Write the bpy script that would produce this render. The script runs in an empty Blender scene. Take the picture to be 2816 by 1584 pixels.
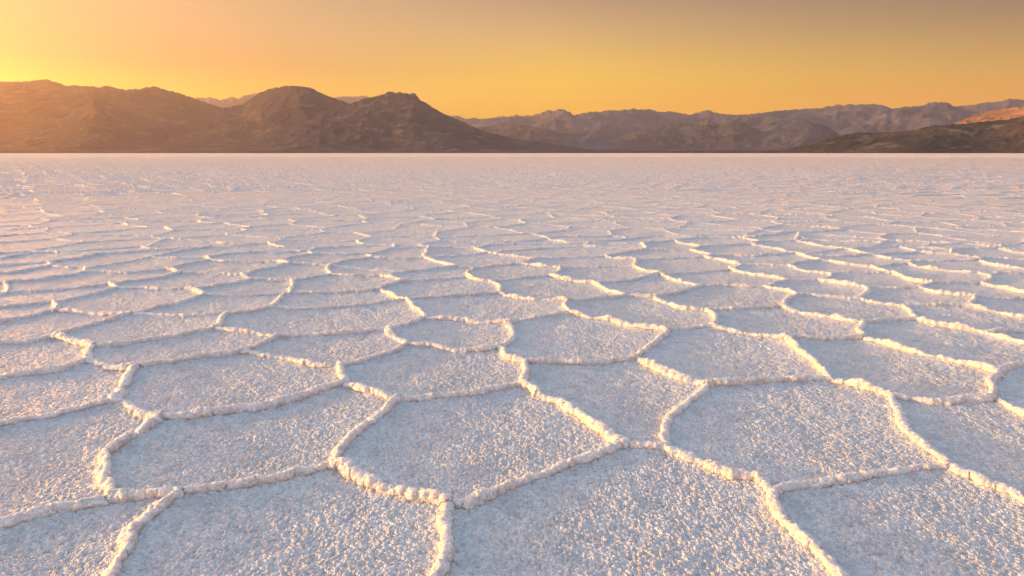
import bpy, math, random
import numpy as np
from mathutils import Vector
from mathutils.geometry import delaunay_2d_cdt

S = bpy.context.scene
C = S.collection
R = math.radians

# ------------------------------------------------------------------ camera
CAM_H, PITCH, FOCAL = 1.6, 11.2, 24.0
cd = bpy.data.cameras.new('camera'); cam = bpy.data.objects.new('camera', cd); C.objects.link(cam)
cd.sensor_width = 36; cd.lens = FOCAL; cd.clip_start = 0.05; cd.clip_end = 150000
cam.location = (0, 0, CAM_H); cam.rotation_euler = (R(90 - PITCH), 0, 0)
S.camera = cam
FPX = 2816 * FOCAL / 36

# ------------------------------------------------------------------ sun, sky, exposure
SUN_AZ, SUN_EL = -92.0, 5.6          # degrees from +Y (towards +X), above the horizon
sun_dir = Vector((math.sin(R(SUN_AZ)) * math.cos(R(SUN_EL)), math.cos(R(SUN_AZ)) * math.cos(R(SUN_EL)), math.sin(R(SUN_EL))))
sd = bpy.data.lights.new('sun', 'SUN'); sun = bpy.data.objects.new('sun', sd); C.objects.link(sun)
sd.energy = 5.0; sd.angle = R(0.6); sd.color = (1.0, 0.55, 0.19)
sun.rotation_euler = sun_dir.to_track_quat('Z', 'Y').to_euler()

w = bpy.data.worlds.new('World'); S.world = w; w.use_nodes = True
nt = w.node_tree; nt.nodes.clear()
def N(t, kind, **kw):
    n = t.nodes.new(kind)
    for k, v in kw.items(): setattr(n, k, v)
    return n
def ramp(t, stops, interp='LINEAR'):
    n = N(t, 'ShaderNodeValToRGB'); cr = n.color_ramp; cr.interpolation = interp
    while len(cr.elements) > 1: cr.elements.remove(cr.elements[-1])
    cr.elements[0].position = stops[0][0]; cr.elements[0].color = tuple(stops[0][1]) + (1,)
    for p, c in stops[1:]:
        e = cr.elements.new(p); e.color = tuple(c) + (1,)
    return n
def math_n(t, op, a, b=None, clamp=False):
    n = N(t, 'ShaderNodeMath', operation=op, use_clamp=clamp)
    for i, v in enumerate((a, b)):
        if v is None: continue
        if isinstance(v, (int, float)): n.inputs[i].default_value = v
        else: t.links.new(v, n.inputs[i])
    return n.outputs[0]
def lin(r, g, b):
    f = lambda c: (c / 255 / 12.92) if c / 255 <= 0.04045 else ((c / 255 + 0.055) / 1.055) ** 2.4
    return (f(r), f(g), f(b))
tc = N(nt, 'ShaderNodeTexCoord')
sx = N(nt, 'ShaderNodeSeparateXYZ'); nt.links.new(tc.outputs['Generated'], sx.inputs[0])
el = math_n(nt, 'DIVIDE', math_n(nt, 'ARCSINE', sx.outputs[2]), math.pi / 2, True)   # 0 horizon, 1 zenith
dp = N(nt, 'ShaderNodeVectorMath', operation='DOT_PRODUCT')
nt.links.new(tc.outputs['Generated'], dp.inputs[0]); dp.inputs[1].default_value = (math.sin(R(SUN_AZ + 34)), math.cos(R(SUN_AZ + 34)), 0)
D_ = lambda deg: deg / 90
def st(f, deg, r, g, b): return (D_(deg), tuple(c * f for c in lin(r, g, b)))
near_c = [st(.44, 0, 255, 182, 0), st(.46, 4, 255, 206, 40), st(.22, 6.5, 255, 204, 160), st(.28, 9, 252, 214, 166), st(.33, 11.8, 246, 212, 158),
          st(.45, 18, 210, 188, 166), st(.66, 32, 172, 189, 202), st(.80, 60, 154, 181, 212), st(.84, 90, 142, 178, 212)]
mid_c = [st(.64, 0, 255, 172, 0), st(.62, 3, 255, 190, 0), st(.56, 5.5, 255, 206, 36), st(.40, 9, 244, 197, 122), st(.29, 11.8, 222, 182, 150),
         st(.45, 18, 190, 174, 166), st(.66, 32, 168, 187, 201), st(.80, 60, 154, 181, 212), st(.84, 90, 142, 178, 212)]
far_c = [st(.70, 0, 252, 152, 0), st(.66, 3, 250, 166, 0), st(.46, 6, 214, 160, 80), st(.27, 9, 168, 140, 108), st(.14, 11.8, 124, 132, 134),
         st(.45, 18, 150, 148, 152), st(.64, 32, 160, 174, 196), st(.80, 60, 152, 180, 211), st(.84, 90, 142, 178, 212)]
back_c = [st(.40, 0, 246, 184, 140), st(.46, 10, 238, 184, 156), st(.56, 20, 208, 184, 176), st(.64, 35, 168, 182, 204), st(.80, 60, 152, 180, 211), st(.84, 90, 142, 178, 212)]
r1, r2, r3, r4 = ramp(nt, near_c), ramp(nt, mid_c), ramp(nt, far_c), ramp(nt, back_c)
for r_ in (r1, r2, r3, r4): nt.links.new(el, r_.inputs[0])
def mixc(t, f, a, b, blend='MIX'):
    n = N(t, 'ShaderNodeMix', data_type='RGBA', blend_type=blend)
    for s, v in ((0, f), (6, a), (7, b)):
        if isinstance(v, (int, float)): n.inputs[s].default_value = v
        elif isinstance(v, tuple): n.inputs[s].default_value = v + ((1,) if len(v) == 3 else ())
        else: t.links.new(v, n.inputs[s])
    return n.outputs[2]
def maprange(t, v, a, b, c=0.0, d=1.0, smooth=True):
    n = N(t, 'ShaderNodeMapRange', interpolation_type='SMOOTHSTEP' if smooth else 'LINEAR')
    t.links.new(v, n.inputs[0])
    for i, q in enumerate((a, b, c, d)): n.inputs[1 + i].default_value = q
    return n.outputs[0]
cosd = lambda d: math.cos(R(d))
f1 = maprange(nt, dp.outputs['Value'], cosd(62), cosd(20), smooth=False)      # towards the sun
f2 = maprange(nt, dp.outputs['Value'], cosd(60), cosd(100), smooth=False)    # away from it
g = mixc(nt, f1, r2.outputs[0], r1.outputs[0])
g = mixc(nt, f2, g, r3.outputs[0])
g = mixc(nt, maprange(nt, sx.outputs[1], 0.45, -0.35), g, r4.outputs[0])
au = N(nt, 'ShaderNodeVectorMath', operation='DOT_PRODUCT'); nt.links.new(tc.outputs['Generated'], au.inputs[0])
AU_AZ, AU_EL = -57.0, 4.0                                  # the bright aureole over the haze on the sun's side, left of the frame
au.inputs[1].default_value = (math.sin(R(AU_AZ)) * math.cos(R(AU_EL)), math.cos(R(AU_AZ)) * math.cos(R(AU_EL)), math.sin(R(AU_EL)))
aur = maprange(nt, au.outputs['Value'], cosd(21), cosd(3))
aub = N(nt, 'ShaderNodeBackground'); aub.inputs[0].default_value = (1.0, 0.38, 0.05, 1); nt.links.new(math_n(nt, 'MULTIPLY', math_n(nt, 'MULTIPLY', aur, aur), 15.0), aub.inputs[1])
sky = N(nt, 'ShaderNodeTexSky', sky_type='NISHITA', sun_disc=False, sun_elevation=R(SUN_EL), sun_rotation=R(SUN_AZ),
        air_density=1.0, dust_density=2.0, ozone_density=2.0)
bg1 = N(nt, 'ShaderNodeBackground'); nt.links.new(sky.outputs[0], bg1.inputs[0]); bg1.inputs[1].default_value = 0.006
bg2 = N(nt, 'ShaderNodeBackground'); nt.links.new(g, bg2.inputs[0]); bg2.inputs[1].default_value = 0.9
ad = N(nt, 'ShaderNodeAddShader'); nt.links.new(bg1.outputs[0], ad.inputs[0]); nt.links.new(bg2.outputs[0], ad.inputs[1])
ad2 = N(nt, 'ShaderNodeAddShader'); nt.links.new(ad.outputs[0], ad2.inputs[0]); nt.links.new(aub.outputs[0], ad2.inputs[1])
wo = N(nt, 'ShaderNodeOutputWorld'); nt.links.new(ad2.outputs[0], wo.inputs[0])
S.view_settings.view_transform = 'Standard'; S.view_settings.look = 'None'
S.view_settings.exposure = 1.2; S.view_settings.gamma = 1
S.cycles.max_bounces = 6; S.cycles.volume_bounces = 1; S.cycles.use_denoising = True
S.cycles.volume_max_steps = 64

# ------------------------------------------------------------------ numpy noise
def H32(ix, iy, seed):
    h = (ix.astype(np.int64) * 374761393 + iy.astype(np.int64) * 668265263 + seed * 974634777) & 0xffffffff
    h = ((h ^ (h >> 13)) * 1274126177) & 0xffffffff
    h = ((h ^ (h >> 16)) * 2246822519) & 0xffffffff
    return ((h ^ (h >> 15)) & 0xffffff).astype(np.float32) / 0xffffff
def vnoise(x, y, seed=0):
    ix = np.floor(x); iy = np.floor(y); fx = (x - ix).astype(np.float32); fy = (y - iy).astype(np.float32)
    ux = fx * fx * fx * (fx * (fx * 6 - 15) + 10); uy = fy * fy * fy * (fy * (fy * 6 - 15) + 10)
    def gr(dx, dy):
        a = H32(ix + dx, iy + dy, seed) * 6.2831853
        return np.cos(a) * (fx - dx) + np.sin(a) * (fy - dy)
    n0 = gr(0, 0) * (1 - ux) + gr(1, 0) * ux
    n1 = gr(0, 1) * (1 - ux) + gr(1, 1) * ux
    return (n0 * (1 - uy) + n1 * uy) * 1.5           # about -1..1
def fbm(x, y, seed=0, o=4):
    s = 0; a = 1.0
    for k in range(o):
        s = s + a * vnoise(x * 2 ** k, y * 2 ** k, seed + 17 * k); a *= 0.5
    return s
def domes(x, y, seed=0):
    """packed round grains: height 0..1 of the tallest dome over each point"""
    ix = np.floor(x); iy = np.floor(y)
    best = np.zeros(x.shape, np.float32)
    for dx in (-1, 0, 1):
        for dy in (-1, 0, 1):
            cx = ix + dx; cy = iy + dy
            px = cx + 0.15 + 0.7 * H32(cx, cy, seed); py = cy + 0.15 + 0.7 * H32(cx, cy, seed + 5)
            rr = 0.55 + 0.35 * H32(cx, cy, seed + 9)
            d2 = ((x - px) ** 2 + (y - py) ** 2) / (rr * rr)
            best = np.maximum(best, np.sqrt(np.maximum(0, 1 - d2)).astype(np.float32) * rr.astype(np.float32))
    return best

def domes3(x, y, z, seed=0):
    ix, iy, iz = np.floor(x), np.floor(y), np.floor(z); best = np.zeros(x.shape, np.float32)
    for dx in (-1, 0, 1):
        for dy in (-1, 0, 1):
            for dz in (-1, 0, 1):
                cx, cy, cz = ix + dx, iy + dy + 1000 * (iz + dz), iz + dz
                px = ix + dx + .15 + .7 * H32(cx, cy, seed); py = iy + dy + .15 + .7 * H32(cx, cy, seed + 5); pz = cz + .15 + .7 * H32(cx, cy, seed + 3)
                rr = 0.55 + 0.4 * H32(cx, cy, seed + 9)
                best = np.maximum(best, np.sqrt(np.maximum(0, 1 - ((x - px) ** 2 + (y - py) ** 2 + (z - pz) ** 2) / (rr * rr))).astype(np.float32) * rr)
    return best

# ------------------------------------------------------------------ the traced ridges (points in photo pixels, dropped on the ground)
V = {}
def vset(s):
    for tok in s.split():
        k, xy = tok.split(':'); x, y = xy.split(','); V[k] = (float(x), float(y))
vset('1:310,1393 2:500,1384 3:918,1303 4:1095,1117 5:1230,1408 6:1712,1243 7:1440,1077 8:1828,1252 9:1944,1074 10:2125,1380 11:2614,1310 '
     '12:2450,1105 13:2282,1061 14:2730,1114 15:2744,1043 16:2375,942 17:2160,943 18:1749,1002 19:1448,1010 20:1958,913 21:945,1073 22:938,1021 '
     '23:1120,960 24:665,979 25:440,1163 27:308,1123 28:372,1023 29:243,1006 30:768,936 31:256,965 32:155,938 33:358,873 34:588,915 35:628,876 '
     '36:1070,917 37:1170,887 38:1400,900 39:1378,967 40:1118,833 41:1565,876 42:1558,838 43:1836,922 44:1938,861 45:2372,897 46:2147,855 47:2192,818 '
     '48:1800,827 49:2518,890 50:2482,847 51:2705,923 52:2668,850 53:2682,823 54:2362,828 55:2373,795 56:2108,796 57:1932,791 58:1722,822 59:1372,813 '
     '60:1345,780 61:1046,803 62:742,859 63:800,812 64:1118,779 65:1284,768 66:1048,766 67:1302,740 68:1510,763 69:1540,743 70:1628,782 71:1814,759 '
     '72:1744,741 73:2004,747 74:2166,776 75:2041,733 76:2252,775 77:2278,757 78:2526,797 79:2560,785 80:2695,783 81:2690,757 82:2452,757 83:2395,737 '
     '84:2168,737 85:1938,713 86:2255,721 87:2498,731 88:2506,723 89:2396,705 90:2690,722 91:2612,703 92:2684,712 93:2186,702 94:1960,705 95:1900,691 '
     '96:2066,676 97:1750,719 98:1662,709 99:1432,731 100:1478,715 101:1167,715 102:1256,737 103:910,762 104:805,778 105:906,735 106:1120,751 107:692,776 '
     '108:566,820 109:158,861 110:150,839 111:325,800 112:528,803 113:303,790 114:24,809 115:20,783 116:233,753 117:236,743 118:460,745 119:500,757 '
     '120:668,762 121:800,730 122:757,725 123:1025,714 124:1007,703 125:1340,699 126:580,720 127:562,713 128:140,737 129:134,727 130:264,703 131:410,712 '
     '132:585,683 133:850,696 134:862,704 135:868,686 136:1084,677 137:1177,684 138:1088,687 140:1304,685 141:1606,682 142:1620,672 143:1778,690 144:1765,673 '
     '145:1848,666 146:1925,682 147:1918,657 148:2045,658 149:2085,668 150:2190,666 151:2318,689 153:2475,681 154:2520,698 155:2616,689 156:2742,687 '
     # out of frame
     'a:-230,1500 b:-130,1215 c:-260,1075 d:-120,968 e:-250,906 f:-140,862 g:-220,832 h:-130,806 i:-230,762 j:-150,742 '
     'k:-170,1760 l:280,1760 m:1180,1760 n:2400,1760 o:3050,1760 p:3120,1490 q:2960,1210 r:3060,1013 s:2950,985 t:3080,928 u:2985,905 v:3080,840 '
     'w:2970,820 x:3070,778 y:2960,757 z:3060,730 zz:2970,712')
E = '''a 0,1463 150,1425 1|1 403,1389 2|2 645,1355 766,1330 3|2 403,1439 351,1492 306,1584 l|3 923,1271 970,1216 1028,1178 4|3 950,1308 1016,1341 1063,1368 1117,1380 1180,1391 5
5 1230,1449 1222,1508 1211,1584 m|5 1269,1414 1346,1380 1443,1348 1521,1314 1599,1282 1676,1251 6|6 1638,1185 1591,1150 1537,1123 1486,1100 7|6 1773,1249 8
8 1832,1220 1832,1178 1894,1119 9|8 1866,1273 1944,1304 2002,1328 2057,1339 10|10 2127,1401 2150,1448 2185,1483 2227,1526 2282,1584 n|10 2165,1366 2320,1343 2437,1324 11
11 2670,1332 2748,1363 2816,1394 p|11 2565,1258 2515,1215 2490,1190 2470,1155 12|12 2422,1092 2371,1081 13|12 2484,1108 2554,1120 2631,1123 2689,1120 14
14 2734,1088 2720,1065 15|14 2767,1131 2816,1154 q|15 2760,1030 2816,1019 r|15 2709,1030 2631,1011 2554,991 2476,972 2418,953 16|13 2165,1061 2049,1073 9
13 2259,1034 2235,1007 2200,980 17|9 1894,1061 1816,1030 18|18 1599,1011 19|18 1754,984 1808,953 43|43 1874,916 20|19 1443,1038 7|7 1327,1096 1230,1108 1133,1116 4
4 1055,1108 1009,1092 21|21 943,1057 22|22 978,1011 1055,988 23|22 893,1020 835,1011 776,995 730,991 24|21 854,1096 738,1127 621,1147 505,1162 25
25 435,1177 363,1226 290,1274 286,1300 298,1363 1|25 388,1151 338,1123 27|27 252,1131 155,1154 58,1174 b|27 330,1104 342,1073 28|28 311,1026 29|28 466,1011 563,995 24|24 718,960 30
29 175,1030 78,1042 c|29 248,991 31|31 217,956 175,945 32|32 97,949 0,956 d|32 214,914 291,890 33|31 311,964 388,949 485,933 34|34 660,923 30|34 606,898 35|30 854,933 978,927 36
36 1086,937 23|36 1113,906 37|23 1191,964 1249,974 1327,972 39|39 1408,945 1408,918 38|39 1397,993 19|37 1249,890 1327,898 38|37 1164,875 1141,856 40|38 1463,887 41
41 1556,863 42|41 1618,885 1676,892 1754,910 43|20 1967,894 1960,875 44|20 2010,923 2088,935 17|17 2282,943 16|16 2363,918 45|45 2328,890 2216,871 46|46 2010,861 44|46 2155,835 47
44 1855,852 48|45 2437,894 49|49 2499,867 50|49 2573,902 2670,916 51|51 2816,953 s|51 2748,920 2816,918 t|50 2651,848 52|52 2748,867 2816,879 u|52 2674,838 53|50 2398,836 54|54 2274,822 47
54 2388,809 55|47 2158,807 56|56 2010,791 57|57 1894,803 48|48 58|58 1638,830 42|42 1424,826 59|59 1249,822 40|59 1379,797 60|40 1063,811 61|40 1016,844 893,855 62|61 978,807 63
61 1075,789 64|64 1211,774 65|64 1086,772 66|65 1288,756 67|65 1311,776 60|60 1424,772 68|68 1540,752 69|68 1560,774 70|70 1669,807 58|70 1715,778 71|71 1855,776 57|71 1773,751 72
71 1913,753 73|73 2049,756 74|74 2138,786 56|73 2030,738 75|74 76|76 2309,786 55|76 2280,765 77|55 2437,797 78|78 79|78 2592,815 53|53 2748,828 2816,828 v|79 80|80 2748,795 2816,809 w
80 2724,772 81|79 2515,778 82|82 2359,755 77|82 2410,745 83|77 2224,751 84|84 2107,735 75|75 1991,723 85|84 2195,727 86|86 2301,727 83|83 87|87 2554,745 81|81 2816,758 x|87 88
88 2437,714 89|88 2592,723 90|90 2728,733 2816,745 y|90 92|92 91|92 2816,716 z|86 93|93 2068,708 94|94 85|94 1925,698 95|95 146|146 2002,678 96|96 2127,687 93|85 1812,716 97|97 72
97 1707,716 98|72 1638,739 69|69 99|99 1455,722 100|100 1560,712 98|99 1366,735 67|67 102|102 1203,725 101|102 106|106 66|66 978,765 103|103 815,776 104|103 901,748 105|105 106
104 63|104 107|63 699,820 108|63 772,822 769,838 62|62 660,873 35|35 543,877 33|33 446,850 108|33 272,869 109|109 110|109 78,881 0,892 e|110 0,852 f|110 214,826 111|111 388,799 112
112 108|111 113|113 155,805 114|114 0,813 g|114 115|115 0,785 h|115 116,774 116|116 117|116 349,755 118|118 119|119 113|119 582,760 120|120 107|112 582,795 107|120 738,743 121|121 122
121 105|105 958,723 123|123 124|123 1094,716 101|101 1249,708 125|125 1405,708 100|122 621,725 126|126 524,729 118|126 127|117 175,741 128|128 129|128 0,756 i|129 0,735 j|129 214,716 130
117 330,727 131|131 485,716 127|131 505,694 132|127 660,700 133|133 134|122 815,710 134|134 124|133 135|135 1000,679 136|136 138|124 138|138 137|137 101|137 140|140 125|125 1521,685 141
140 1366,675 1463,673 142|141 142|141 143|98 143|143 95|143 144|142 144|144 145|145 146|145 147|147 148|148 149|149 96|149 150|150 2243,677 151|93 151|151 89|89 2320,708 2243,708 93
151 2400,684 153|153 154|89 154|154 91|91 155|155 153|155 156|156 2816,700 zz
a b|b c|c d|d e|e f|f g|g h|h i|i j|a k|k l|l m|m n|n o|o p|p q|q r|r s|s t|t u|u v|v w|w x|x y|y z|z zz|135 132|132 130|130 90,700 j|153 2651,673 156|148 2190,640 150|147 1800,652 142'''
def gnd(px, py):
    u = (px - 1408) / FPX; v = (792 - py) / FPX
    c, s = math.cos(R(PITCH)), math.sin(R(PITCH))
    dz = v * c - s; dy = c + v * s
    t = -CAM_H / dz
    return (u * t, dy * t)
rng = np.random.default_rng(5)
random.seed(5)
nodes = {k: np.array(gnd(*p)) for k, p in V.items()}
def wiggle(pts, amp, step):
    """Catmull-Rom through the traced points, resampled, with a little sideways wander"""
    P = np.array(pts); P = np.vstack([2 * P[0] - P[1], P, 2 * P[-1] - P[-2]])
    out = []
    for i in range(1, len(P) - 2):
        L = np.linalg.norm(P[i + 1] - P[i]); n = max(1, int(round(L / step)))
        for k in range(n):
            t = k / n
            lnq = P[i] * (1 - t) + P[i + 1] * t
            q = 0.5 * ((2 * P[i]) + (-P[i - 1] + P[i + 1]) * t + (2 * P[i - 1] - 5 * P[i] + 4 * P[i + 1] - P[i + 2]) * t * t + (-P[i - 1] + 3 * P[i] - 3 * P[i + 1] + P[i + 2]) * t ** 3)
            out.append(lnq * 0.5 + q * 0.5)
    out.append(P[-2]); out = np.array(out)
    n = len(out)
    if n > 3:
        s = rng.normal(0, amp, (n, 2)); s[1:-1] = (s[:-2] + 2 * s[1:-1] + s[2:]) / 2.4
        s[0] = s[-1] = 0
        out = out + s
    return out
edges = []                               # (k0, k1, polyline)
for ch in E.replace('\n', '|').split('|'):
    tk = ch.split()
    if not tk: continue
    pts = [nodes[t] if t in nodes else np.array(gnd(*map(float, t.split(',')))) for t in tk]
    edges.append((tk[0], tk[-1], wiggle(pts, 0.011, 0.09)))
# faces of the planar graph
half = {}
for i, (a, b, pl) in enumerate(edges):
    half.setdefault(a, []).append((i, 1)); half.setdefault(b, []).append((i, -1))
def hd(h):
    pl = edges[h[0]][2]
    d = (pl[min(2, len(pl) - 1)] - pl[0]) if h[1] == 1 else (pl[max(-3, -len(pl))] - pl[-1])
    return math.atan2(d[1], d[0])
for k in half: half[k].sort(key=hd)
seen = set(); cells = []
for k in half:
    for h in half[k]:
        if h in seen: continue
        loop = []; cur = h; hs_ = set()
        while cur not in seen:
            seen.add(cur); hs_.add(cur[0]); pl = edges[cur[0]][2]
            loop.extend((pl if cur[1] == 1 else pl[::-1])[:-1])
            end = edges[cur[0]][1] if cur[1] == 1 else edges[cur[0]][0]
            lst = half[end]; back = (cur[0], -cur[1])
            cur = lst[(lst.index(back) - 1) % len(lst)]
        L = np.array(loop); x, y = L[:, 0], L[:, 1]
        area = 0.5 * np.sum(x * np.roll(y, -1) - y * np.roll(x, -1))
        if 0.02 < area < 30: cells.append((L, hs_))
cells.sort(key=lambda q: q[0][:, 1].mean())
edge_own = {}
for ci, (L, hs_) in enumerate(cells):
    for e_ in hs_: edge_own[e_] = max(ci, edge_own.get(e_, -1))
cells = [q[0] for q in cells]
def inside(poly, X, Y):
    c = np.zeros(X.shape, bool)
    x, y = poly[:, 0], poly[:, 1]; x2, y2 = np.roll(x, -1), np.roll(y, -1)
    for a, b, a2, b2 in zip(x, y, x2, y2):
        if b == b2: continue
        m = ((b > Y) != (b2 > Y))
        c ^= m & (X < (a2 - a) * (Y - b) / (b2 - b) + a)
    return c
def in_traced(P):
    P = np.asarray(P); r = np.zeros(len(P), bool)
    for L in cells:
        lo, hi = L.min(0), L.max(0)
        m = np.all((P >= lo) & (P <= hi), axis=1) & ~r
        if m.any(): r[m] |= inside(L, P[m, 0], P[m, 1])
    return r

# ------------------------------------------------------------------ further plates: a Voronoi pattern of the same size
TH = R(60); RMIN, RMAX = 1.55, 260.0
seeds = []
row = 0; yv = -2.0
SPX, SPY = 1.85, 0.92                     # further out the plates are wider than deep
while yv < RMAX + 3:
    xm = math.tan(TH) * max(yv, 2) + 4
    xs = np.arange(-xm, xm, SPX) + (SPX / 2 if row % 2 else 0)
    j = rng.uniform(-0.36, 0.36, (len(xs), 2)) * (SPX, SPY * .7)
    seeds.append(np.stack([xs + j[:, 0], yv + j[:, 1]], 1)); yv += SPY; row += 1
seeds = np.vstack(seeds)
seeds = seeds[np.hypot(seeds[:, 0], seeds[:, 1]) < RMAX + 3]
cent = np.array([L.mean(0) for L in cells])
nearm = seeds[:, 1] < 20
keep = np.ones(len(seeds), bool)
keep[nearm] = ~in_traced(seeds[nearm])
# the traced cells take part as seeds too, so that the pattern joins them
seeds = np.vstack([cent, seeds[keep]])
NT = len(cells)
_, _, tris, *_ = delaunay_2d_cdt([Vector(p) for p in seeds], [], [], 0, 1e-6)
T = np.array(tris)
A, B, Cc = seeds[T[:, 0]], seeds[T[:, 1]], seeds[T[:, 2]]
d = 2 * (A[:, 0] * (B[:, 1] - Cc[:, 1]) + B[:, 0] * (Cc[:, 1] - A[:, 1]) + Cc[:, 0] * (A[:, 1] - B[:, 1]))
a2, b2, c2 = (A ** 2).sum(1), (B ** 2).sum(1), (Cc ** 2).sum(1)
ux = (a2 * (B[:, 1] - Cc[:, 1]) + b2 * (Cc[:, 1] - A[:, 1]) + c2 * (A[:, 1] - B[:, 1])) / d
uy = (a2 * (Cc[:, 0] - B[:, 0]) + b2 * (A[:, 0] - Cc[:, 0]) + c2 * (B[:, 0] - A[:, 0])) / d
CCn = np.stack([ux, uy], 1)
em = {}
for i, t in enumerate(T):
    for p, q in ((t[0], t[1]), (t[1], t[2]), (t[2], t[0])):
        em.setdefault((min(p, q), max(p, q)), []).append(i)
vor = []
for (p, q), ts in em.items():
    if len(ts) != 2: continue
    a, b = CCn[ts[0]], CCn[ts[1]]
    if np.linalg.norm(a - b) < 0.05 or np.linalg.norm(a - b) > 6: continue
    if max(p, q) < NT: continue
    rr = np.hypot(*(a + b) / 2)
    if rr > RMAX or rr < 1: continue
    vor.append((a, b, rr, p, q))

# ------------------------------------------------------------------ height field on a log-polar grid
TH = R(57); DT = 0.00105
nth = int(2 * TH / DT)
lr = [math.log(RMIN)]
while lr[-1] < math.log(RMAX):                       # rows: fine near the camera, wider further out
    q_ = math.exp(lr[-1]); lr.append(lr[-1] + 0.00105 + 0.0011 * min(1, max(0, (q_ - 4.5) / 10)))
lr = np.array(lr); nr = len(lr)
th = np.linspace(-TH, TH, nth); rad = np.exp(lr)
RR, TT = np.meshgrid(rad, th, indexing='ij')
X = RR * np.sin(TT); Y = RR * np.cos(TT)
STEP = (RR * DT).astype(np.float32)
# ragged outline: the ridge distance is read at slightly displaced points
WX = X + 0.010 * vnoise(X / 0.045, Y / 0.045, 61) * np.minimum(1, 0.02 / STEP) + 0.009 * vnoise(X / 0.13, Y / 0.13, 62)
WY = Y + 0.010 * vnoise(X / 0.045, Y / 0.045, 63) * np.minimum(1, 0.02 / STEP) + 0.009 * vnoise(X / 0.13, Y / 0.13, 64)
RH = np.zeros(X.shape, np.float32); UU = np.full(X.shape, 9.0, np.float32); LUMP = np.zeros(X.shape, np.float32); OWN = np.full(X.shape, -1, np.int32)
UX = np.zeros(X.shape, np.float32); UY = np.zeros(X.shape, np.float32); UW = np.zeros(X.shape, np.float32); HH = np.zeros(X.shape, np.float32)
def sl(xs, ys, m):
    x0, x1, y0, y1 = xs.min() - m, xs.max() + m, ys.min() - m, ys.max() + m
    px = [x0, x1, x0, x1]; py = [y0, y0, y1, y1]
    nx = 0 if x0 <= 0 <= x1 else min(abs(x0), abs(x1)); ny = 0 if y0 <= 0 <= y1 else min(abs(y0), abs(y1))
    rlo = max(RMIN, math.hypot(nx, ny)); rhi = max(math.hypot(a, b) for a, b in zip(px, py))
    if rhi < RMIN: return None
    ts = [math.atan2(a, b) for a, b in zip(px, py)]
    if y0 <= 0: return None
    i0 = max(0, int(np.searchsorted(lr, math.log(rlo))) - 1); i1 = min(nr, int(np.searchsorted(lr, math.log(rhi))) + 2)
    j0 = max(0, int((min(ts) + TH) / (2 * TH) * (nth - 1)) - 1); j1 = min(nth, int((max(ts) + TH) / (2 * TH) * (nth - 1)) + 3)
    if i0 >= i1 or j0 >= j1: return None
    return (slice(i0, i1), slice(j0, j1))
def stamp(a, b, h0, h1, w0, lump, own=-1):
    m = w0 * 2.2 + 0.04
    s = sl(np.array([a[0], b[0]]), np.array([a[1], b[1]]), m)
    if s is None: return
    x = WX[s] - a[0]; y = WY[s] - a[1]; dx, dy = b - a
    t = np.clip((x * dx + y * dy) / max(1e-9, dx * dx + dy * dy), 0, 1)
    ox, oy = x - t * dx, y - t * dy
    dist = np.hypot(ox, oy) + 1e-6
    u = (dist / w0).astype(np.float32)
    h = (h0 + (h1 - h0) * t).astype(np.float32)
    hh = h * np.maximum(0, 1 - u * u)
    k = hh > RH[s]
    RH[s] = np.maximum(RH[s], hh); LUMP[s] = np.where(k, lump, LUMP[s])
    UX[s] = np.where(k, ox / dist, UX[s]); UY[s] = np.where(k, oy / dist, UY[s]); UW[s] = np.where(k, w0, UW[s]); HH[s] = np.where(k, h, HH[s])
    k2 = u < UU[s]; OWN[s] = np.where(k2, own, OWN[s]); UU[s] = np.minimum(UU[s], u)
def ridge(pl, ampl=1.0, own=-1):
    d = pl[-1] - pl[0]; L = np.linalg.norm(d)
    if L < 1e-6: return
    n = d / L
    # ridges running away to the right are lumpy and broken, the others run smooth and round
    diag = max(0.0, n[0] * -n[1]) * 2 if True else 0
    lump = 0.55 + 0.9 * diag + rng.uniform(-.15, .2)
    H = rng.uniform(0.033, 0.048) * ampl * (1 - 0.12 * diag); W = rng.uniform(0.021, 0.029)
    ph = rng.uniform(0, 50)
    m = len(pl); hs = H * (1 + 0.22 * np.sin(np.arange(m) * 0.9 + ph) * (0.4 + diag) + rng.normal(0, 0.10 + 0.14 * diag, m))
    hs = np.clip(hs, 0.018, 0.085)
    for i in range(m - 1): stamp(pl[i], pl[i + 1], hs[i], hs[i + 1], W * (1 + rng.normal(0, .14)), lump, own)
NIND = 300
vs = [(np.hypot(*p), i) for i, p in enumerate(seeds) if i >= NT]
vs = sorted(v for v in vs if v[0] > 2)
def vis(p):
    c, s = math.cos(R(PITCH)), math.sin(R(PITCH)); z = p[1] * c + CAM_H * s
    if z <= 0: return None
    return 1408 + FPX * p[0] / z, 792 + FPX * (CAM_H * c - p[1] * s) / z
def in_frame(p, m=0):
    q = vis(p); return q is not None and -m < q[0] < 2816 + m and q[1] < 1584 + m
chosen = [i for _, i in vs if in_frame(seeds[i], 60)][:NIND - NT]
cset = set(chosen) | set(range(NT))
small = {('105', '106'): .35, ('22', '24'): .6, ('43', '20'): 1, ('39', '19'): .8, ('109', '110'): 1.2}
for e_, (a, b, pl) in enumerate(edges): ridge(pl, small.get((a, b), 1.0), edge_own.get(e_, -1))
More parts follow.
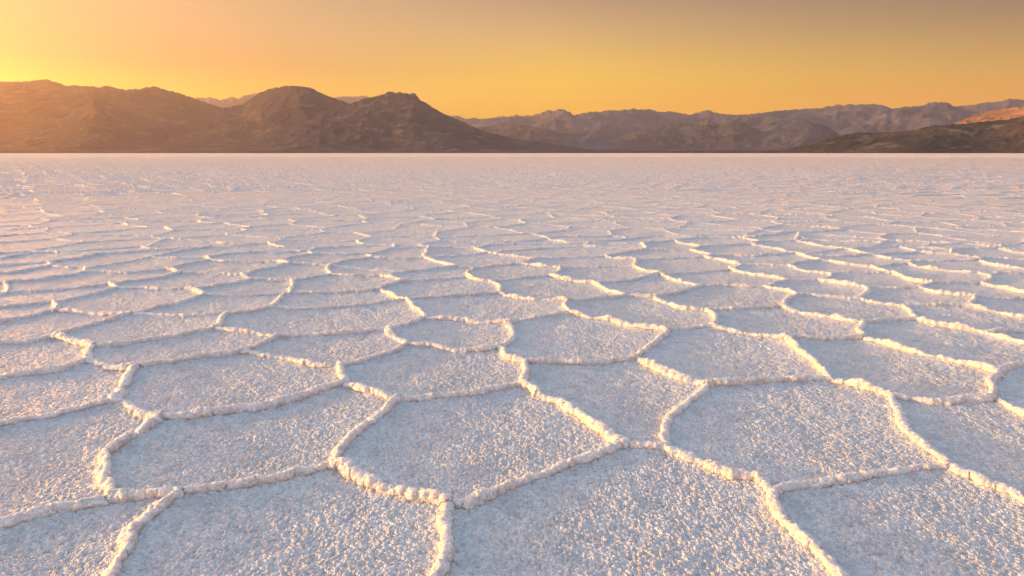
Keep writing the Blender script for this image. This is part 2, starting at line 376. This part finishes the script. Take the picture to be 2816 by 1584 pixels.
for a, b, rr, p, q in vor:
    pq = sorted((k for k in (p, q) if k in cset), key=lambda k: np.hypot(*seeds[k])); own = int(pq[-1]) if pq else -1
    if rr < 30:
        pl = wiggle([a, b], 0.02, 0.16)
        if rr < 17:
            mid = (pl[:-1] + pl[1:]) / 2; ins = in_traced(mid)
            if ins.all(): continue
            if ins.any():
                k = np.where(~ins)[0]; pl = pl[k[0]:k[-1] + 2]
        ridge(pl, 1.0 - 0.4 * abs(b[1] - a[1]) / np.linalg.norm(b - a) * min(1, rr / 16), own)
    else:
        H = rng.uniform(0.06, 0.085) * (1 - 0.5 * abs(b[1] - a[1]) / np.linalg.norm(b - a)) * (1 + min(.8, max(0, (rr - 40) / 80))); stamp(a, b, H, H * rng.uniform(.8, 1.2), max(0.036, rr * 0.0011), 0.5, own)
def lod(c): return np.clip(c / (STEP * 2.6) - 0.7, 0, 1)
# rounded, slightly undercut cross section: u runs along the arc from the crest to the foot
on = RH > 0
SKIRT = 0.009 * np.exp(-np.maximum(0, UU - 0.8) ** 2 * 0.8) * (UU < 8)
Z = SKIRT.copy()
flat = 1 / (1 + (RR / 18) ** 2)
Z += (flat * 0.013 * vnoise(X / 0.9, Y / 0.9, 1) + (.35 + .65 * flat) * 0.008 * vnoise(X / 0.33, Y / 0.33, 2) + 0.0035 * vnoise(X / 0.12, Y / 0.12, 3)).astype(np.float32)
BUMP = np.zeros(X.shape, np.float32)                  # grains stand out along the surface normal
near = rad < 26
i26 = int(near.sum())
def grains(c, amp, seed, rmax):
    i = int((rad < rmax).sum())
    q = domes((X[:i] + 0.25 * c * vnoise(X[:i] / c, Y[:i] / c, seed + 50)) / c, Y[:i] / c, seed)
    return i, q * lod(c)[:i] * amp
inr = on.astype(np.float32); PM = R(122)
i, q = grains(0.0185, 0.0125, 11, 12); BUMP[:i] += q * (1 - 0.35 * inr[:i])
i, q = grains(0.034, 0.0135, 12, 25); BUMP[:i] += q * (0.6 + 0.6 * np.clip(RR[:i] / 8 - .4, 0, 1) + 0.3 * inr[:i])
i, q = grains(0.060, 0.026, 13, 45); BUMP[:i] += q * np.maximum(inr[:i] * LUMP[:i], 0.55 * np.clip(RR[:i] / 14 - .4, 0, 1))
i, q = grains(0.12, 0.012, 14, 90); BUMP[:i] += q * (0.15 + 0.85 * np.clip(RR[:i] / 25 - .3, 0, 1)) * (1 - .6 * inr[:i])
i, q = grains(0.26, 0.012, 15, 260); BUMP[:i] += q * np.clip(RR[:i] / 45 - .4, 0, 1) * (1 - .6 * inr[:i])
uu_ = np.clip(np.where(on, np.sqrt(np.maximum(0, 1 - RH / np.maximum(1e-5, HH))), 0), 0, 1)
phi = uu_ * PM
PR = np.flatnonzero((on & (RR < 16)).ravel())                 # popcorn crust over the ridges, in three dimensions
pu = phi.ravel()[PR]; arc = (UW.ravel()[PR] * np.sin(pu) - uu_.ravel()[PR] * UW.ravel()[PR])
p3 = (X.ravel()[PR] + UX.ravel()[PR] * arc, Y.ravel()[PR] + UY.ravel()[PR] * arc, HH.ravel()[PR] * np.cos(pu))
st_ = STEP.ravel()[PR]; lp = LUMP.ravel()[PR]
def lod3(c): return np.clip(c / (st_ * 2.2) - .6, 0, 1)
pop = np.zeros(len(PR), np.float32)
for c_, a_, sd_ in ((0.015, 0.007, 71), (0.028, 0.011, 72), (0.055, 0.014, 73)):
    pop += domes3(p3[0] / c_, p3[1] / c_, p3[2] / c_, sd_) * lod3(c_) * a_ * (lp if c_ > .05 else 1)
BUMP.ravel()[PR] = pop
bx = (BUMP - 0.011 * inr) * inr
outd = np.where(on, UW * np.sin(phi) - uu_ * UW + bx * np.sin(phi), 0)
X = X + UX * outd; Y = Y + UY * outd
Z += np.where(on, HH * (np.cos(phi) - math.cos(PM)) / (1 - math.cos(PM)) + bx * np.maximum(0, np.cos(phi)) + BUMP * 0.2 * uu_, BUMP).astype(np.float32)
Z += (0.005 * np.clip(RR / 40 - 0.2, 0, 1) * vnoise(X / 0.45, Y / 0.45, 21)).astype(np.float32)

# plates are shallow dishes, curling up towards their rims
def dish(s, m, cx, cy, rad_c):
    q_ = np.minimum(1.1, np.hypot(X[s] - cx, Y[s] - cy) / rad_c) ** 2
    Z[s] += np.where(m, (0.020 if math.hypot(cx, cy) < 7 else 0.009) * q_, 0).astype(np.float32)
# plate ids
CID = np.full(X.shape, -1, np.int32)
for ci, L in enumerate(cells):
    s = sl(L[:, 0], L[:, 1], 0.03)
    if s is None: continue
    m = inside(L, WX[s], WY[s]); c_ = CID[s]; m &= c_ < 0; c_[m] = ci; dish(s, m, L[:, 0].mean(), L[:, 1].mean(), math.sqrt(max(.1, (L[:, 0].max() - L[:, 0].min()) * (L[:, 1].max() - L[:, 1].min()))) * .5)
for i in chosen:
    p = seeds[i]
    s = sl(np.array([p[0]]), np.array([p[1]]), 1.9)
    if s is None: continue
    x, y = WX[s], WY[s]
    dd = np.hypot(*(seeds - p).T); nb = np.where((dd > 0) & (dd < 4))[0]
    m = (x - p[0]) ** 2 + (y - p[1]) ** 2 < 1.9 ** 2
    for k in nb:
        m &= ((x - p[0]) ** 2 + (y - p[1]) ** 2) <= ((x - seeds[k][0]) ** 2 + (y - seeds[k][1]) ** 2)
    c_ = CID[s]; m &= c_ < 0; c_[m] = i; dish(s, m, p[0], p[1], 0.78)

# ------------------------------------------------------------------ materials
def material(name):
    m = bpy.data.materials.new(name); m.use_nodes = True; t = m.node_tree
    b = t.nodes['Principled BSDF']; return m, t, b
def noise(t, scale, vec, detail=4, rough=0.55):
    n = N(t, 'ShaderNodeTexNoise'); n.inputs['Scale'].default_value = scale; n.inputs['Detail'].default_value = detail
    n.inputs['Roughness'].default_value = rough; t.links.new(vec, n.inputs['Vector']); return n.outputs['Fac']
def salt(name, c0, c1, dirt, bump, sss=False, far_warm=(9, 48)):   # every plate has a slightly different tone
    m, t, b = material(name)
    co = N(t, 'ShaderNodeTexCoord').outputs['Object']
    col = mixc(t, maprange(t, noise(t, 9, co, 6), .35, .65), c0, c1)
    spk = maprange(t, noise(t, 34, co, 5, .7), .64, .74)
    col = mixc(t, math_n(t, 'MULTIPLY', spk, dirt), col, (0.40, 0.30, 0.24))
    oi = N(t, 'ShaderNodeObjectInfo'); col = mixc(t, maprange(t, oi.outputs['Random'], 0, 1, 0, .14, False), col, (0.50, 0.47, 0.45))
    damp = maprange(t, noise(t, 1.3, co, 4), .52, .68); col = mixc(t, math_n(t, 'MULTIPLY', damp, .22), col, (0.55, 0.52, 0.50))
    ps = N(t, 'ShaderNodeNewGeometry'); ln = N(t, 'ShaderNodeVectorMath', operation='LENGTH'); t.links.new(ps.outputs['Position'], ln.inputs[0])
    col = mixc(t, maprange(t, ln.outputs['Value'], far_warm[0], far_warm[1]), col, (0.90, 0.665, 0.51))      # warm light of the far flat painted in as a peach tint by distance
    vc = N(t, 'ShaderNodeTexVoronoi', feature='F1'); vc.inputs['Scale'].default_value = 55; t.links.new(co, vc.inputs['Vector'])
    sp = N(t, 'ShaderNodeSeparateXYZ'); t.links.new(vc.outputs['Color'], sp.inputs[0])
    col = mixc(t, maprange(t, sp.outputs[0], 0, 1, .76, 1.0, False), (0, 0, 0), col)
    t.links.new(col, b.inputs['Base Color']); b.inputs['Roughness'].default_value = 0.32
    if sss:
        b.inputs['Subsurface Weight'].default_value = 0.9; b.inputs['Subsurface Radius'].default_value = (1.0, .8, .65); b.inputs['Subsurface Scale'].default_value = 0.028
    b.inputs['Specular IOR Level'].default_value = 0.6
    v1 = N(t, 'ShaderNodeTexVoronoi', feature='F1'); v1.inputs['Scale'].default_value = 95; t.links.new(co, v1.inputs['Vector'])
    v2 = N(t, 'ShaderNodeTexVoronoi', feature='F1'); v2.inputs['Scale'].default_value = 210; t.links.new(co, v2.inputs['Vector'])
    h = math_n(t, 'ADD', math_n(t, 'MULTIPLY', v1.outputs['Distance'], -1.0), math_n(t, 'MULTIPLY', v2.outputs['Distance'], -.4))
    bp = N(t, 'ShaderNodeBump'); bp.inputs['Strength'].default_value = bump; bp.inputs['Distance'].default_value = 0.012
    t.links.new(h, bp.inputs['Height']); t.links.new(bp.outputs[0], b.inputs['Normal'])
    return m
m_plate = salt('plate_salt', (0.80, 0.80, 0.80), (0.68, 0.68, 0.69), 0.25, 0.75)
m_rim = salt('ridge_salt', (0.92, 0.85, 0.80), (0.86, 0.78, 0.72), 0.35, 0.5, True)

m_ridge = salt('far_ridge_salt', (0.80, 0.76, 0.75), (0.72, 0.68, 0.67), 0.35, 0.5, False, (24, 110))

# ------------------------------------------------------------------ meshes of the plates and their rims
def tag(o, label=None, cat=None, group=None, kind=None):
    for k, v in (('label', label), ('category', cat), ('group', group), ('kind', kind)):
        if v: o[k] = v
def mesh(name, verts, quads, mat, parent=None, smooth=True):
    me = bpy.data.meshes.new(name); n = len(quads)
    me.vertices.add(len(verts)); me.vertices.foreach_set('co', np.asarray(verts, np.float32).ravel())
    me.loops.add(n * 4); me.loops.foreach_set('vertex_index', np.asarray(quads, np.int32).ravel())
    me.polygons.add(n); me.polygons.foreach_set('loop_start', np.arange(0, n * 4, 4, dtype=np.int32))
    me.polygons.foreach_set('use_smooth', np.full(n, smooth, bool))
    me.update(calc_edges=True); me.materials.append(mat)
    o = bpy.data.objects.new(name, me); C.objects.link(o)
    if parent:
        o.parent = parent; o.matrix_parent_inverse = parent.matrix_world.inverted()
    return o
PX, PY, PZ = X.ravel(), Y.ravel(), Z.ravel()
ii, jj = np.meshgrid(np.arange(nr - 1), np.arange(nth - 1), indexing='ij')
v0 = (ii * nth + jj).ravel(); Q = np.stack([v0, v0 + nth, v0 + nth + 1, v0 + 1], 1)[:, ::-1]
fid = CID[:-1, :-1].ravel()
rim = ((UU[:-1, :-1] + UU[1:, 1:]) / 2 < 1.08).ravel(); own_ = OWN[:-1, :-1].ravel(); fid = np.where(rim, own_, fid); rim &= fid >= 0
key = np.where(fid < 0, 0, (fid + 1) * 2 + rim)
order = np.argsort(key, kind='stable'); ks = key[order]
bounds = np.flatnonzero(np.diff(ks)) + 1
groups = np.split(order, bounds)
parts = {}
for gi in groups:
    parts[int(key[gi[0]])] = gi
def sub(gi, org):
    q = Q[gi]; u, inv = np.unique(q, return_inverse=True)
    vs_ = np.stack([PX[u] - org[0], PY[u] - org[1], PZ[u]], 1)
    return vs_, inv.reshape(q.shape)
LABELS = {}
GROUP = 'salt plates of the cracked flat'
ids = sorted({k // 2 - 1 for k in parts if k > 0})
info = []
for c in ids:
    gp = parts.get((c + 1) * 2); gr = parts.get((c + 1) * 2 + 1)
    if gp is None: continue
    ctr = (PX[Q[gp, 0]].mean(), PY[Q[gp, 0]].mean())
    o = bpy.data.objects.new('salt_plate', None); C.objects.link(o); o.location = (ctr[0], ctr[1], 0); o.empty_display_size = 0.1
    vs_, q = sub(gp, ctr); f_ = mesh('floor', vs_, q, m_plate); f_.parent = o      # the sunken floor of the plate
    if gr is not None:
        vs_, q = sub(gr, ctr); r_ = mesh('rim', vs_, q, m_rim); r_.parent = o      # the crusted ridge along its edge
    info.append((c, o, ctr, f_.data))
vs_, q = sub(parts[0], (0, 0))
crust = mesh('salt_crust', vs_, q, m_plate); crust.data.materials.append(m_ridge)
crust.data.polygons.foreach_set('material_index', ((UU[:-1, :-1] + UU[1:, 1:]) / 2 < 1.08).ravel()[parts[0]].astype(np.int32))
tag(crust, kind='stuff', label='unbroken field of small white salt plates reaching towards the mountains', cat='salt crust')

# ------------------------------------------------------------------ ground out to the mountains
def ground():
    m, t, b = material('ground_salt')
    co = N(t, 'ShaderNodeTexCoord').outputs['Object']
    v = N(t, 'ShaderNodeTexVoronoi', feature='DISTANCE_TO_EDGE'); v.inputs['Scale'].default_value = 0.55; t.links.new(co, v.inputs['Vector'])
    hh = math_n(t, 'ADD', maprange(t, v.outputs['Distance'], 0.0, 0.09, 1, 0), math_n(t, 'MULTIPLY', noise(t, 3, co, 6), 1.2))
    bp = N(t, 'ShaderNodeBump'); bp.inputs['Strength'].default_value = 1.0; bp.inputs['Distance'].default_value = 0.12
    t.links.new(hh, bp.inputs['Height']); t.links.new(bp.outputs[0], b.inputs['Normal'])
    col = mixc(t, maprange(t, noise(t, .02, co, 5), .4, .7), (0.84, 0.64, 0.49), (0.76, 0.56, 0.42))  # the same warm far light tinted into the base colour
    ln = N(t, 'ShaderNodeVectorMath', operation='LENGTH'); t.links.new(co, ln.inputs[0])
    col = mixc(t, maprange(t, ln.outputs['Value'], 2600, 3300), col, (0.22, 0.16, 0.12))
    t.links.new(col, b.inputs['Base Color']); b.inputs['Roughness'].default_value = 0.7
    rr = np.concatenate([[0.01], np.geomspace(1, 32000, 60)]); aa = np.linspace(0, 2 * math.pi, 97)
    RR_, AA = np.meshgrid(rr, aa, indexing='ij')
    vs_ = np.stack([RR_ * np.sin(AA), RR_ * np.cos(AA), np.where(RR_ < 250, -0.05, -0.05 + 0.055 * np.clip((RR_ - 250) / 60, 0, 1))], -1).reshape(-1, 3)
    i_, j_ = np.meshgrid(np.arange(len(rr) - 1), np.arange(96), indexing='ij'); v_ = (i_ * 97 + j_).ravel()
    o = mesh('ground', vs_, np.stack([v_, v_ + 1, v_ + 98, v_ + 97], 1)[:, ::-1], m); tag(o, kind='structure', label='flat salt pan floor under the crust')
ground()

# ------------------------------------------------------------------ mountains
def rock(name, dark, mid, pale, patch, scale):
    m, t, b = material(name)
    co = N(t, 'ShaderNodeTexCoord').outputs['Object']
    mp = N(t, 'ShaderNodeMapping'); mp.inputs['Scale'].default_value = (1, 1, 2.6); t.links.new(co, mp.inputs[0]); co2 = mp.outputs[0]
    n1 = noise(t, 1 / (900 * scale), co2, 8, .62); n2 = noise(t, 1 / (260 * scale), co2, 8, .65)
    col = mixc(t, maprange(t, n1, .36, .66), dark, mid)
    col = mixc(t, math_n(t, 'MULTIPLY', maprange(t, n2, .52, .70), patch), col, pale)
    sz = N(t, 'ShaderNodeSeparateXYZ'); t.links.new(co, sz.inputs[0])
    t.links.new(col, b.inputs['Base Color']); b.inputs['Roughness'].default_value = 0.9; b.inputs['Specular IOR Level'].default_value = 0.1
    bp = N(t, 'ShaderNodeBump'); bp.inputs['Strength'].default_value = 0.9; bp.inputs['Distance'].default_value = 40 * scale
    t.links.new(noise(t, 1 / (150 * scale), co, 10, .62), bp.inputs['Height']); t.links.new(bp.outputs[0], b.inputs['Normal'])
    return m
HOR = 420.5
def mountain(name, label, D, front, pts, mat, seed, gully=0.5, freq=30, base=HOR, nth_=700, power=1.5, jag=1.0, back=0.6):
    p = np.array(pts, float)
    azp = np.arctan2((p[:, 0] - 1408) / FPX * 1.0, math.cos(R(PITCH)) + (792 - p[:, 1]) / FPX * math.sin(R(PITCH)))
    az = np.linspace(azp[0], azp[-1], nth_)
    e = np.interp(az, azp, HOR - p[:, 1])
    s = 6 * nth_ / 700
    tp = np.minimum(1, np.minimum(np.arange(nth_), np.arange(nth_)[::-1]) / 8)
    fr = az * 60
    e_s = np.convolve(np.pad(e, 30, mode='edge'), np.hanning(61) / np.hanning(61).sum(), mode='valid')
    e_s = np.minimum(e_s, e + 2)
    e = np.maximum(0, e + jag * (2.2 * fbm(fr * 2.6, fr * 0 + seed, seed, 4)) * np.minimum(1, e / 20))
    n1, n2 = 110, 26
    t = np.concatenate([np.linspace(0, 1, n1), 1 + np.linspace(0, 1, n2 + 1)[1:]])
    # crest distance meanders with the azimuth
    Dc = D * (1 + 0.10 * vnoise(az * 9, az * 0 + seed + .5, seed + 3))
    TTm, AZ = np.meshgrid(t, az, indexing='ij')
    rad_ = np.where(TTm <= 1, Dc - front + front * TTm, Dc + (TTm - 1) * front * back)
    cp_, sp_ = math.cos(R(PITCH)), math.sin(R(PITCH))
    Hc = Dc * np.cos(az) * (e * cp_ / FPX) / (1 / cp_ + sp_ * e / FPX) + CAM_H      # the height that shows e pixels above the horizon
    tt = np.minimum(TTm, 1)
    Hs = Dc * np.cos(az) * (e_s * cp_ / FPX) / (1 / cp_ + sp_ * e_s / FPX) + CAM_H
    Hc = Hs + (Hc - Hs) * np.power(tt, 9)                     # the jagged skyline belongs to the crest only
    wob = 0.45 * vnoise(AZ * freq * .5, TTm * 2.4, seed + 7) + .12 * vnoise(AZ * freq * 1.3, TTm * 6.3, seed + 8)
    rid = 1 - np.abs(vnoise(AZ * freq + wob, TTm * 1.3, seed + 9))
    xm, ym, Lm = rad_ * np.sin(AZ), rad_ * np.cos(AZ), front / 3.2
    rid2 = 1 - np.abs(vnoise(xm / Lm + wob * .3, ym / Lm, seed + 10))
    rid3 = .62 * (1 - np.abs(vnoise(xm / Lm * 2.4 + 9 + wob * .4, ym / Lm * 2.4, seed + 11))) + .38 * (1 - np.abs(vnoise(xm / Lm * 5.5, ym / Lm * 5.5, seed + 12)))
    spur = (rid - .65) * .25 + (rid2 - .65) * .75 + (rid3 - .65) * .85
    env = np.power(np.clip(tt, 0, 1), .8) * np.power(np.clip(1 - tt, 0, 1), .55) * 1.6
    z = np.power(tt, power) + gully * spur * env * 0.55
    z = np.clip(z, 0, None)
    z = np.where(TTm > 1, np.power(np.clip(2 - TTm, 0, 1), 1.2) * (1 + .3 * spur * (TTm - 1)), z)
    zz = Hc * np.maximum(z, 0) - np.where(tt < .01, 8, 0)
    # nothing in front may stand above the crest line
    lim = Hc * rad_ / Dc * (0.985 - 0.1 * (1 - tt))
    zz = np.where(TTm < 1, np.minimum(zz, lim), zz)
    zz = zz * tp + np.where(TTm > 1.98, -8, 0)
    vs_ = np.stack([rad_ * np.sin(AZ), rad_ * np.cos(AZ), zz], -1).reshape(-1, 3)
    n = len(t); i_, j_ = np.meshgrid(np.arange(n - 1), np.arange(nth_ - 1), indexing='ij'); v_ = (i_ * nth_ + j_).ravel()
    o = mesh(name, vs_, np.stack([v_, v_ + 1, v_ + nth_ + 1, v_ + nth_], 1)[:, ::-1][:, ::-1], mat); tag(o, kind='structure', label=label)
    return o
rk_far = rock('far_rock', (0.062, 0.064, 0.112), (0.118, 0.108, 0.165), (0.30, 0.22, 0.17), .4, 1.6)  # purple-blue of the distant haze tinted into the rock colour
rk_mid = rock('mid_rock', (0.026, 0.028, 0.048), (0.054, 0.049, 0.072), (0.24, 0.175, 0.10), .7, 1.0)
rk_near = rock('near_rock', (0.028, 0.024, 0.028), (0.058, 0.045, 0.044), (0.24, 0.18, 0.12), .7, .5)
rk_blue = rock('hazy_rock', (0.036, 0.039, 0.068), (0.070, 0.066, 0.105), (0.20, 0.16, 0.15), .35, 1.2)  # blue of the haze put into the rock colour of these hills
rk_lit = rock('sunlit_rock', (0.12, 0.075, 0.06), (0.36, 0.19, 0.10), (0.40, 0.23, 0.13), .5, .6)  # orange sunlight put into the rock colour of the right edge slope
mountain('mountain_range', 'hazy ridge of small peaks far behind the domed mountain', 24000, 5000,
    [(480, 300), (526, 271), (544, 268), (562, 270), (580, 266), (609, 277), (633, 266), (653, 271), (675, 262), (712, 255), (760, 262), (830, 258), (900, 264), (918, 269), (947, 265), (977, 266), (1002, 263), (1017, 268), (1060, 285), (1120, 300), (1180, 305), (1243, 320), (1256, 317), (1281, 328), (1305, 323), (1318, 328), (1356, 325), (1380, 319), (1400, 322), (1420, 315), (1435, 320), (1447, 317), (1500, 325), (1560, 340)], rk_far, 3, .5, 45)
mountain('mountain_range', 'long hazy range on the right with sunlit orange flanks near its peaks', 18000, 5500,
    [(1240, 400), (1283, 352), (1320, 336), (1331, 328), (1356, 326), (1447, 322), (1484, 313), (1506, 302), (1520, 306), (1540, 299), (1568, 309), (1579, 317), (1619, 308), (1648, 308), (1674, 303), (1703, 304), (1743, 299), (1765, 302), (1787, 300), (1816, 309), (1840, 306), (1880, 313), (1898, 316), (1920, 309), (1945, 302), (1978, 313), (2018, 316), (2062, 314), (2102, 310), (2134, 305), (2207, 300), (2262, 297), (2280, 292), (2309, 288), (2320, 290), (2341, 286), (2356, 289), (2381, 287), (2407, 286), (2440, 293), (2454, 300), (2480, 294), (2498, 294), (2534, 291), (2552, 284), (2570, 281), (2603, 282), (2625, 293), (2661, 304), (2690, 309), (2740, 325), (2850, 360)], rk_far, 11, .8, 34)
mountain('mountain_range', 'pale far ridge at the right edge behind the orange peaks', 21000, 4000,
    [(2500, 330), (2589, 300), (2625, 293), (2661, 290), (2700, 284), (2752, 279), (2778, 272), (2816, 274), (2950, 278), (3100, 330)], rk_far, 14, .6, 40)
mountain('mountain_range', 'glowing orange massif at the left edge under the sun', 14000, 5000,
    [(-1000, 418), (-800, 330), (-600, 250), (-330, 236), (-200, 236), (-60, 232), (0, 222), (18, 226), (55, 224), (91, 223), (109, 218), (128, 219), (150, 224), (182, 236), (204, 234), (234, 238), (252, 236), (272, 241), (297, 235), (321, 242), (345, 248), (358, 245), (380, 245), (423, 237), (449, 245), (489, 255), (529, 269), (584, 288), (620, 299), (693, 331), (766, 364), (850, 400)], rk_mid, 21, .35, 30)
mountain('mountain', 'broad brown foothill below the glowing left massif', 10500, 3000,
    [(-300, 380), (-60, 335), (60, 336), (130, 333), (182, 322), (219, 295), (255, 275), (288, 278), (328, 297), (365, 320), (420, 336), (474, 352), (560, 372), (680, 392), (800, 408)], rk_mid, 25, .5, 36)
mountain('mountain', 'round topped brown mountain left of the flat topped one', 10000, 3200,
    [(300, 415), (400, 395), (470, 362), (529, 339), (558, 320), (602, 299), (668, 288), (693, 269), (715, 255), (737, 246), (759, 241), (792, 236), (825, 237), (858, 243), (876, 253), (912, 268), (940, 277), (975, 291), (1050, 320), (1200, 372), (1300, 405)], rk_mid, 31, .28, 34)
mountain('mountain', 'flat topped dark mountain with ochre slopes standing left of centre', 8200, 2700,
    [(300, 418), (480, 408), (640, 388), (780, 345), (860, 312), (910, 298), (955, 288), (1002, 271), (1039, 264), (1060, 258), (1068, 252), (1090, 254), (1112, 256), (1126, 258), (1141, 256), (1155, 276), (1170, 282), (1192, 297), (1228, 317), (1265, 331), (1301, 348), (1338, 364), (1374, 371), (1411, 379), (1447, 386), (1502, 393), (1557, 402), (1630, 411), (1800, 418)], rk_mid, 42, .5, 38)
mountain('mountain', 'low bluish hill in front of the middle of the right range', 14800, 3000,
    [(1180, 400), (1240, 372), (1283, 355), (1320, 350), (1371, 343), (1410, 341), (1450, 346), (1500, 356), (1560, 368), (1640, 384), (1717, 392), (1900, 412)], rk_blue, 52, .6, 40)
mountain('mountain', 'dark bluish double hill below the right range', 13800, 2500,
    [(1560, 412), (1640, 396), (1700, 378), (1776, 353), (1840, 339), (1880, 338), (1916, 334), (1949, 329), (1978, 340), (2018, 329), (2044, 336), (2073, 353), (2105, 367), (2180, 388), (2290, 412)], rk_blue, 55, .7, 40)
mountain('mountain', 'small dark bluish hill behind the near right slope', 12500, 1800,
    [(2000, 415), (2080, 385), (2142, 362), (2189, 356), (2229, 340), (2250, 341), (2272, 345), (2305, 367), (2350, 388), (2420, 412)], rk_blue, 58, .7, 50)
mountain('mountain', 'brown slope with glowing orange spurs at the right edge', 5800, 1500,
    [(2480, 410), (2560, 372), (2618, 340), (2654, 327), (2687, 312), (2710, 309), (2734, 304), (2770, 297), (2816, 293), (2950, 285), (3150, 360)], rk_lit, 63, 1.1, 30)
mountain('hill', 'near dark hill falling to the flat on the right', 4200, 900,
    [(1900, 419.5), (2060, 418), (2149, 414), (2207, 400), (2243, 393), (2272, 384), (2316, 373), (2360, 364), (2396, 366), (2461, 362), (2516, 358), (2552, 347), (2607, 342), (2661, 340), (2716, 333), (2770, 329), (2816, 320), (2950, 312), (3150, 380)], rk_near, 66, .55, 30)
# gentle gravel fans along the foot of the mountains
fan = [(-500, 408)] + [(x, 411 + 3 * math.sin(x * .004) + 2 * math.sin(x * .011 + 1)) for x in range(-300, 3200, 60)] + [(3300, 408)]
mountain('gravel_fan', 'low brown gravel slope along the foot of the mountains', 7000, 2600, fan, rk_mid, 71, .3, 40, power=1.2, jag=.3, back=.3)

# ------------------------------------------------------------------ haze
def haze():
    m = bpy.data.materials.new('haze'); m.use_nodes = True; t = m.node_tree; t.nodes.clear()
    pv = N(t, 'ShaderNodeVolumePrincipled'); pv.inputs['Density'].default_value = 3.0e-5; pv.inputs['Color'].default_value = (1.0, 0.85, 0.68, 1)
    pv.inputs['Anisotropy'].default_value = 0.80
    out = N(t, 'ShaderNodeOutputMaterial'); t.links.new(pv.outputs[0], out.inputs['Volume'])
    L, top, bot = 34000, 2600, -20.0
    vs_ = [(x, y, z) for z in (bot, top) for y in (-L, L) for x in (-L, L)]
    o = mesh('haze', vs_, [(0, 2, 3, 1), (4, 5, 7, 6), (0, 1, 5, 4), (2, 6, 7, 3), (0, 4, 6, 2), (1, 3, 7, 5)], m, smooth=False)
    tag(o, kind='stuff', label='thin warm haze in the air in front of the mountains', cat='haze')
haze()

# ------------------------------------------------------------------ labels
LABELS = {0: 'salt plate filling the bottom left corner, cut off by the frame on two sides',
    1: 'broad sunlit salt plate at the bottom edge left of the central forked ridge',
    3: 'biggest salt plate, peaked at its top, at bottom edge right of central forked ridge',
    2: 'shaded salt plate filling the bottom right corner under a straight knobbly ridge',
    4: 'salt plate cut by the left edge just above the bottom left corner plate',
    7: 'long salt plate above the bottom edge plates, left of the big pointed one',
    6: 'big salt plate with a downward point, directly above the central forked ridge',
    8: 'large six sided salt plate at lower right with a broken lumpy ridge at top right',
    5: 'shaded salt plate cut by the right edge just above the bottom right corner plate'}
def shape_word(wd, ht, x0, x1):
    if x0 <= 2: return 'left edge salt plate'
    if x1 >= 2813: return 'right edge salt plate'
    r_ = wd / max(1, ht)
    return ('long flat' if r_ > 11 else 'wide' if r_ > 6.5 else 'broad' if r_ > 4.2 else 'compact') + ' salt plate'
FAR = [(620, 'small far salt plate on the pale flat below the glowing left massif'), (900, 'small far salt plate on the pale flat below the round topped mountain'),
       (1300, 'small far salt plate on the pale flat below the flat topped mountain'), (2000, 'small far salt plate on the pale flat below the middle range'),
       (9999, 'small far salt plate on the pale flat below the dark right hill')]
used = set(LABELS.values())
for c, o, ctr, me_ in info:
    if c in LABELS: tag(o, LABELS[c], 'salt plate', 'large salt plates in the foreground'); continue
    co = np.empty(len(me_.vertices) * 3, np.float32); me_.vertices.foreach_get('co', co); co = co.reshape(-1, 3)[::max(1, len(me_.vertices) // 200)]
    pp = np.array([q_ for q_ in (vis((v_[0] + ctr[0], v_[1] + ctr[1])) for v_ in co) if q_])
    x0, x1 = max(0, pp[:, 0].min()), min(2816, pp[:, 0].max()); y0, y1 = pp[:, 1].min(), min(1584, pp[:, 1].max())
    cx, cy = (x0 + x1) / 2, (y0 + y1) / 2
    lab = '%s %d percent across from the left, %d percent up from the bottom' % (shape_word(x1 - x0, y1 - y0, x0, x1), round(cx / 28.16), round((1584 - cy) / 15.84))
    if cy > 628 and lab not in used:
        used.add(lab); tag(o, lab, 'salt plate', 'salt plates of the middle distance')
    else:
        k_ = next(i_ for i_, (lim_, _) in enumerate(FAR) if cx < lim_)
        tag(o, FAR[k_][1], 'salt plate', FAR[k_][1].replace('small far salt plate', 'small far salt plates'))
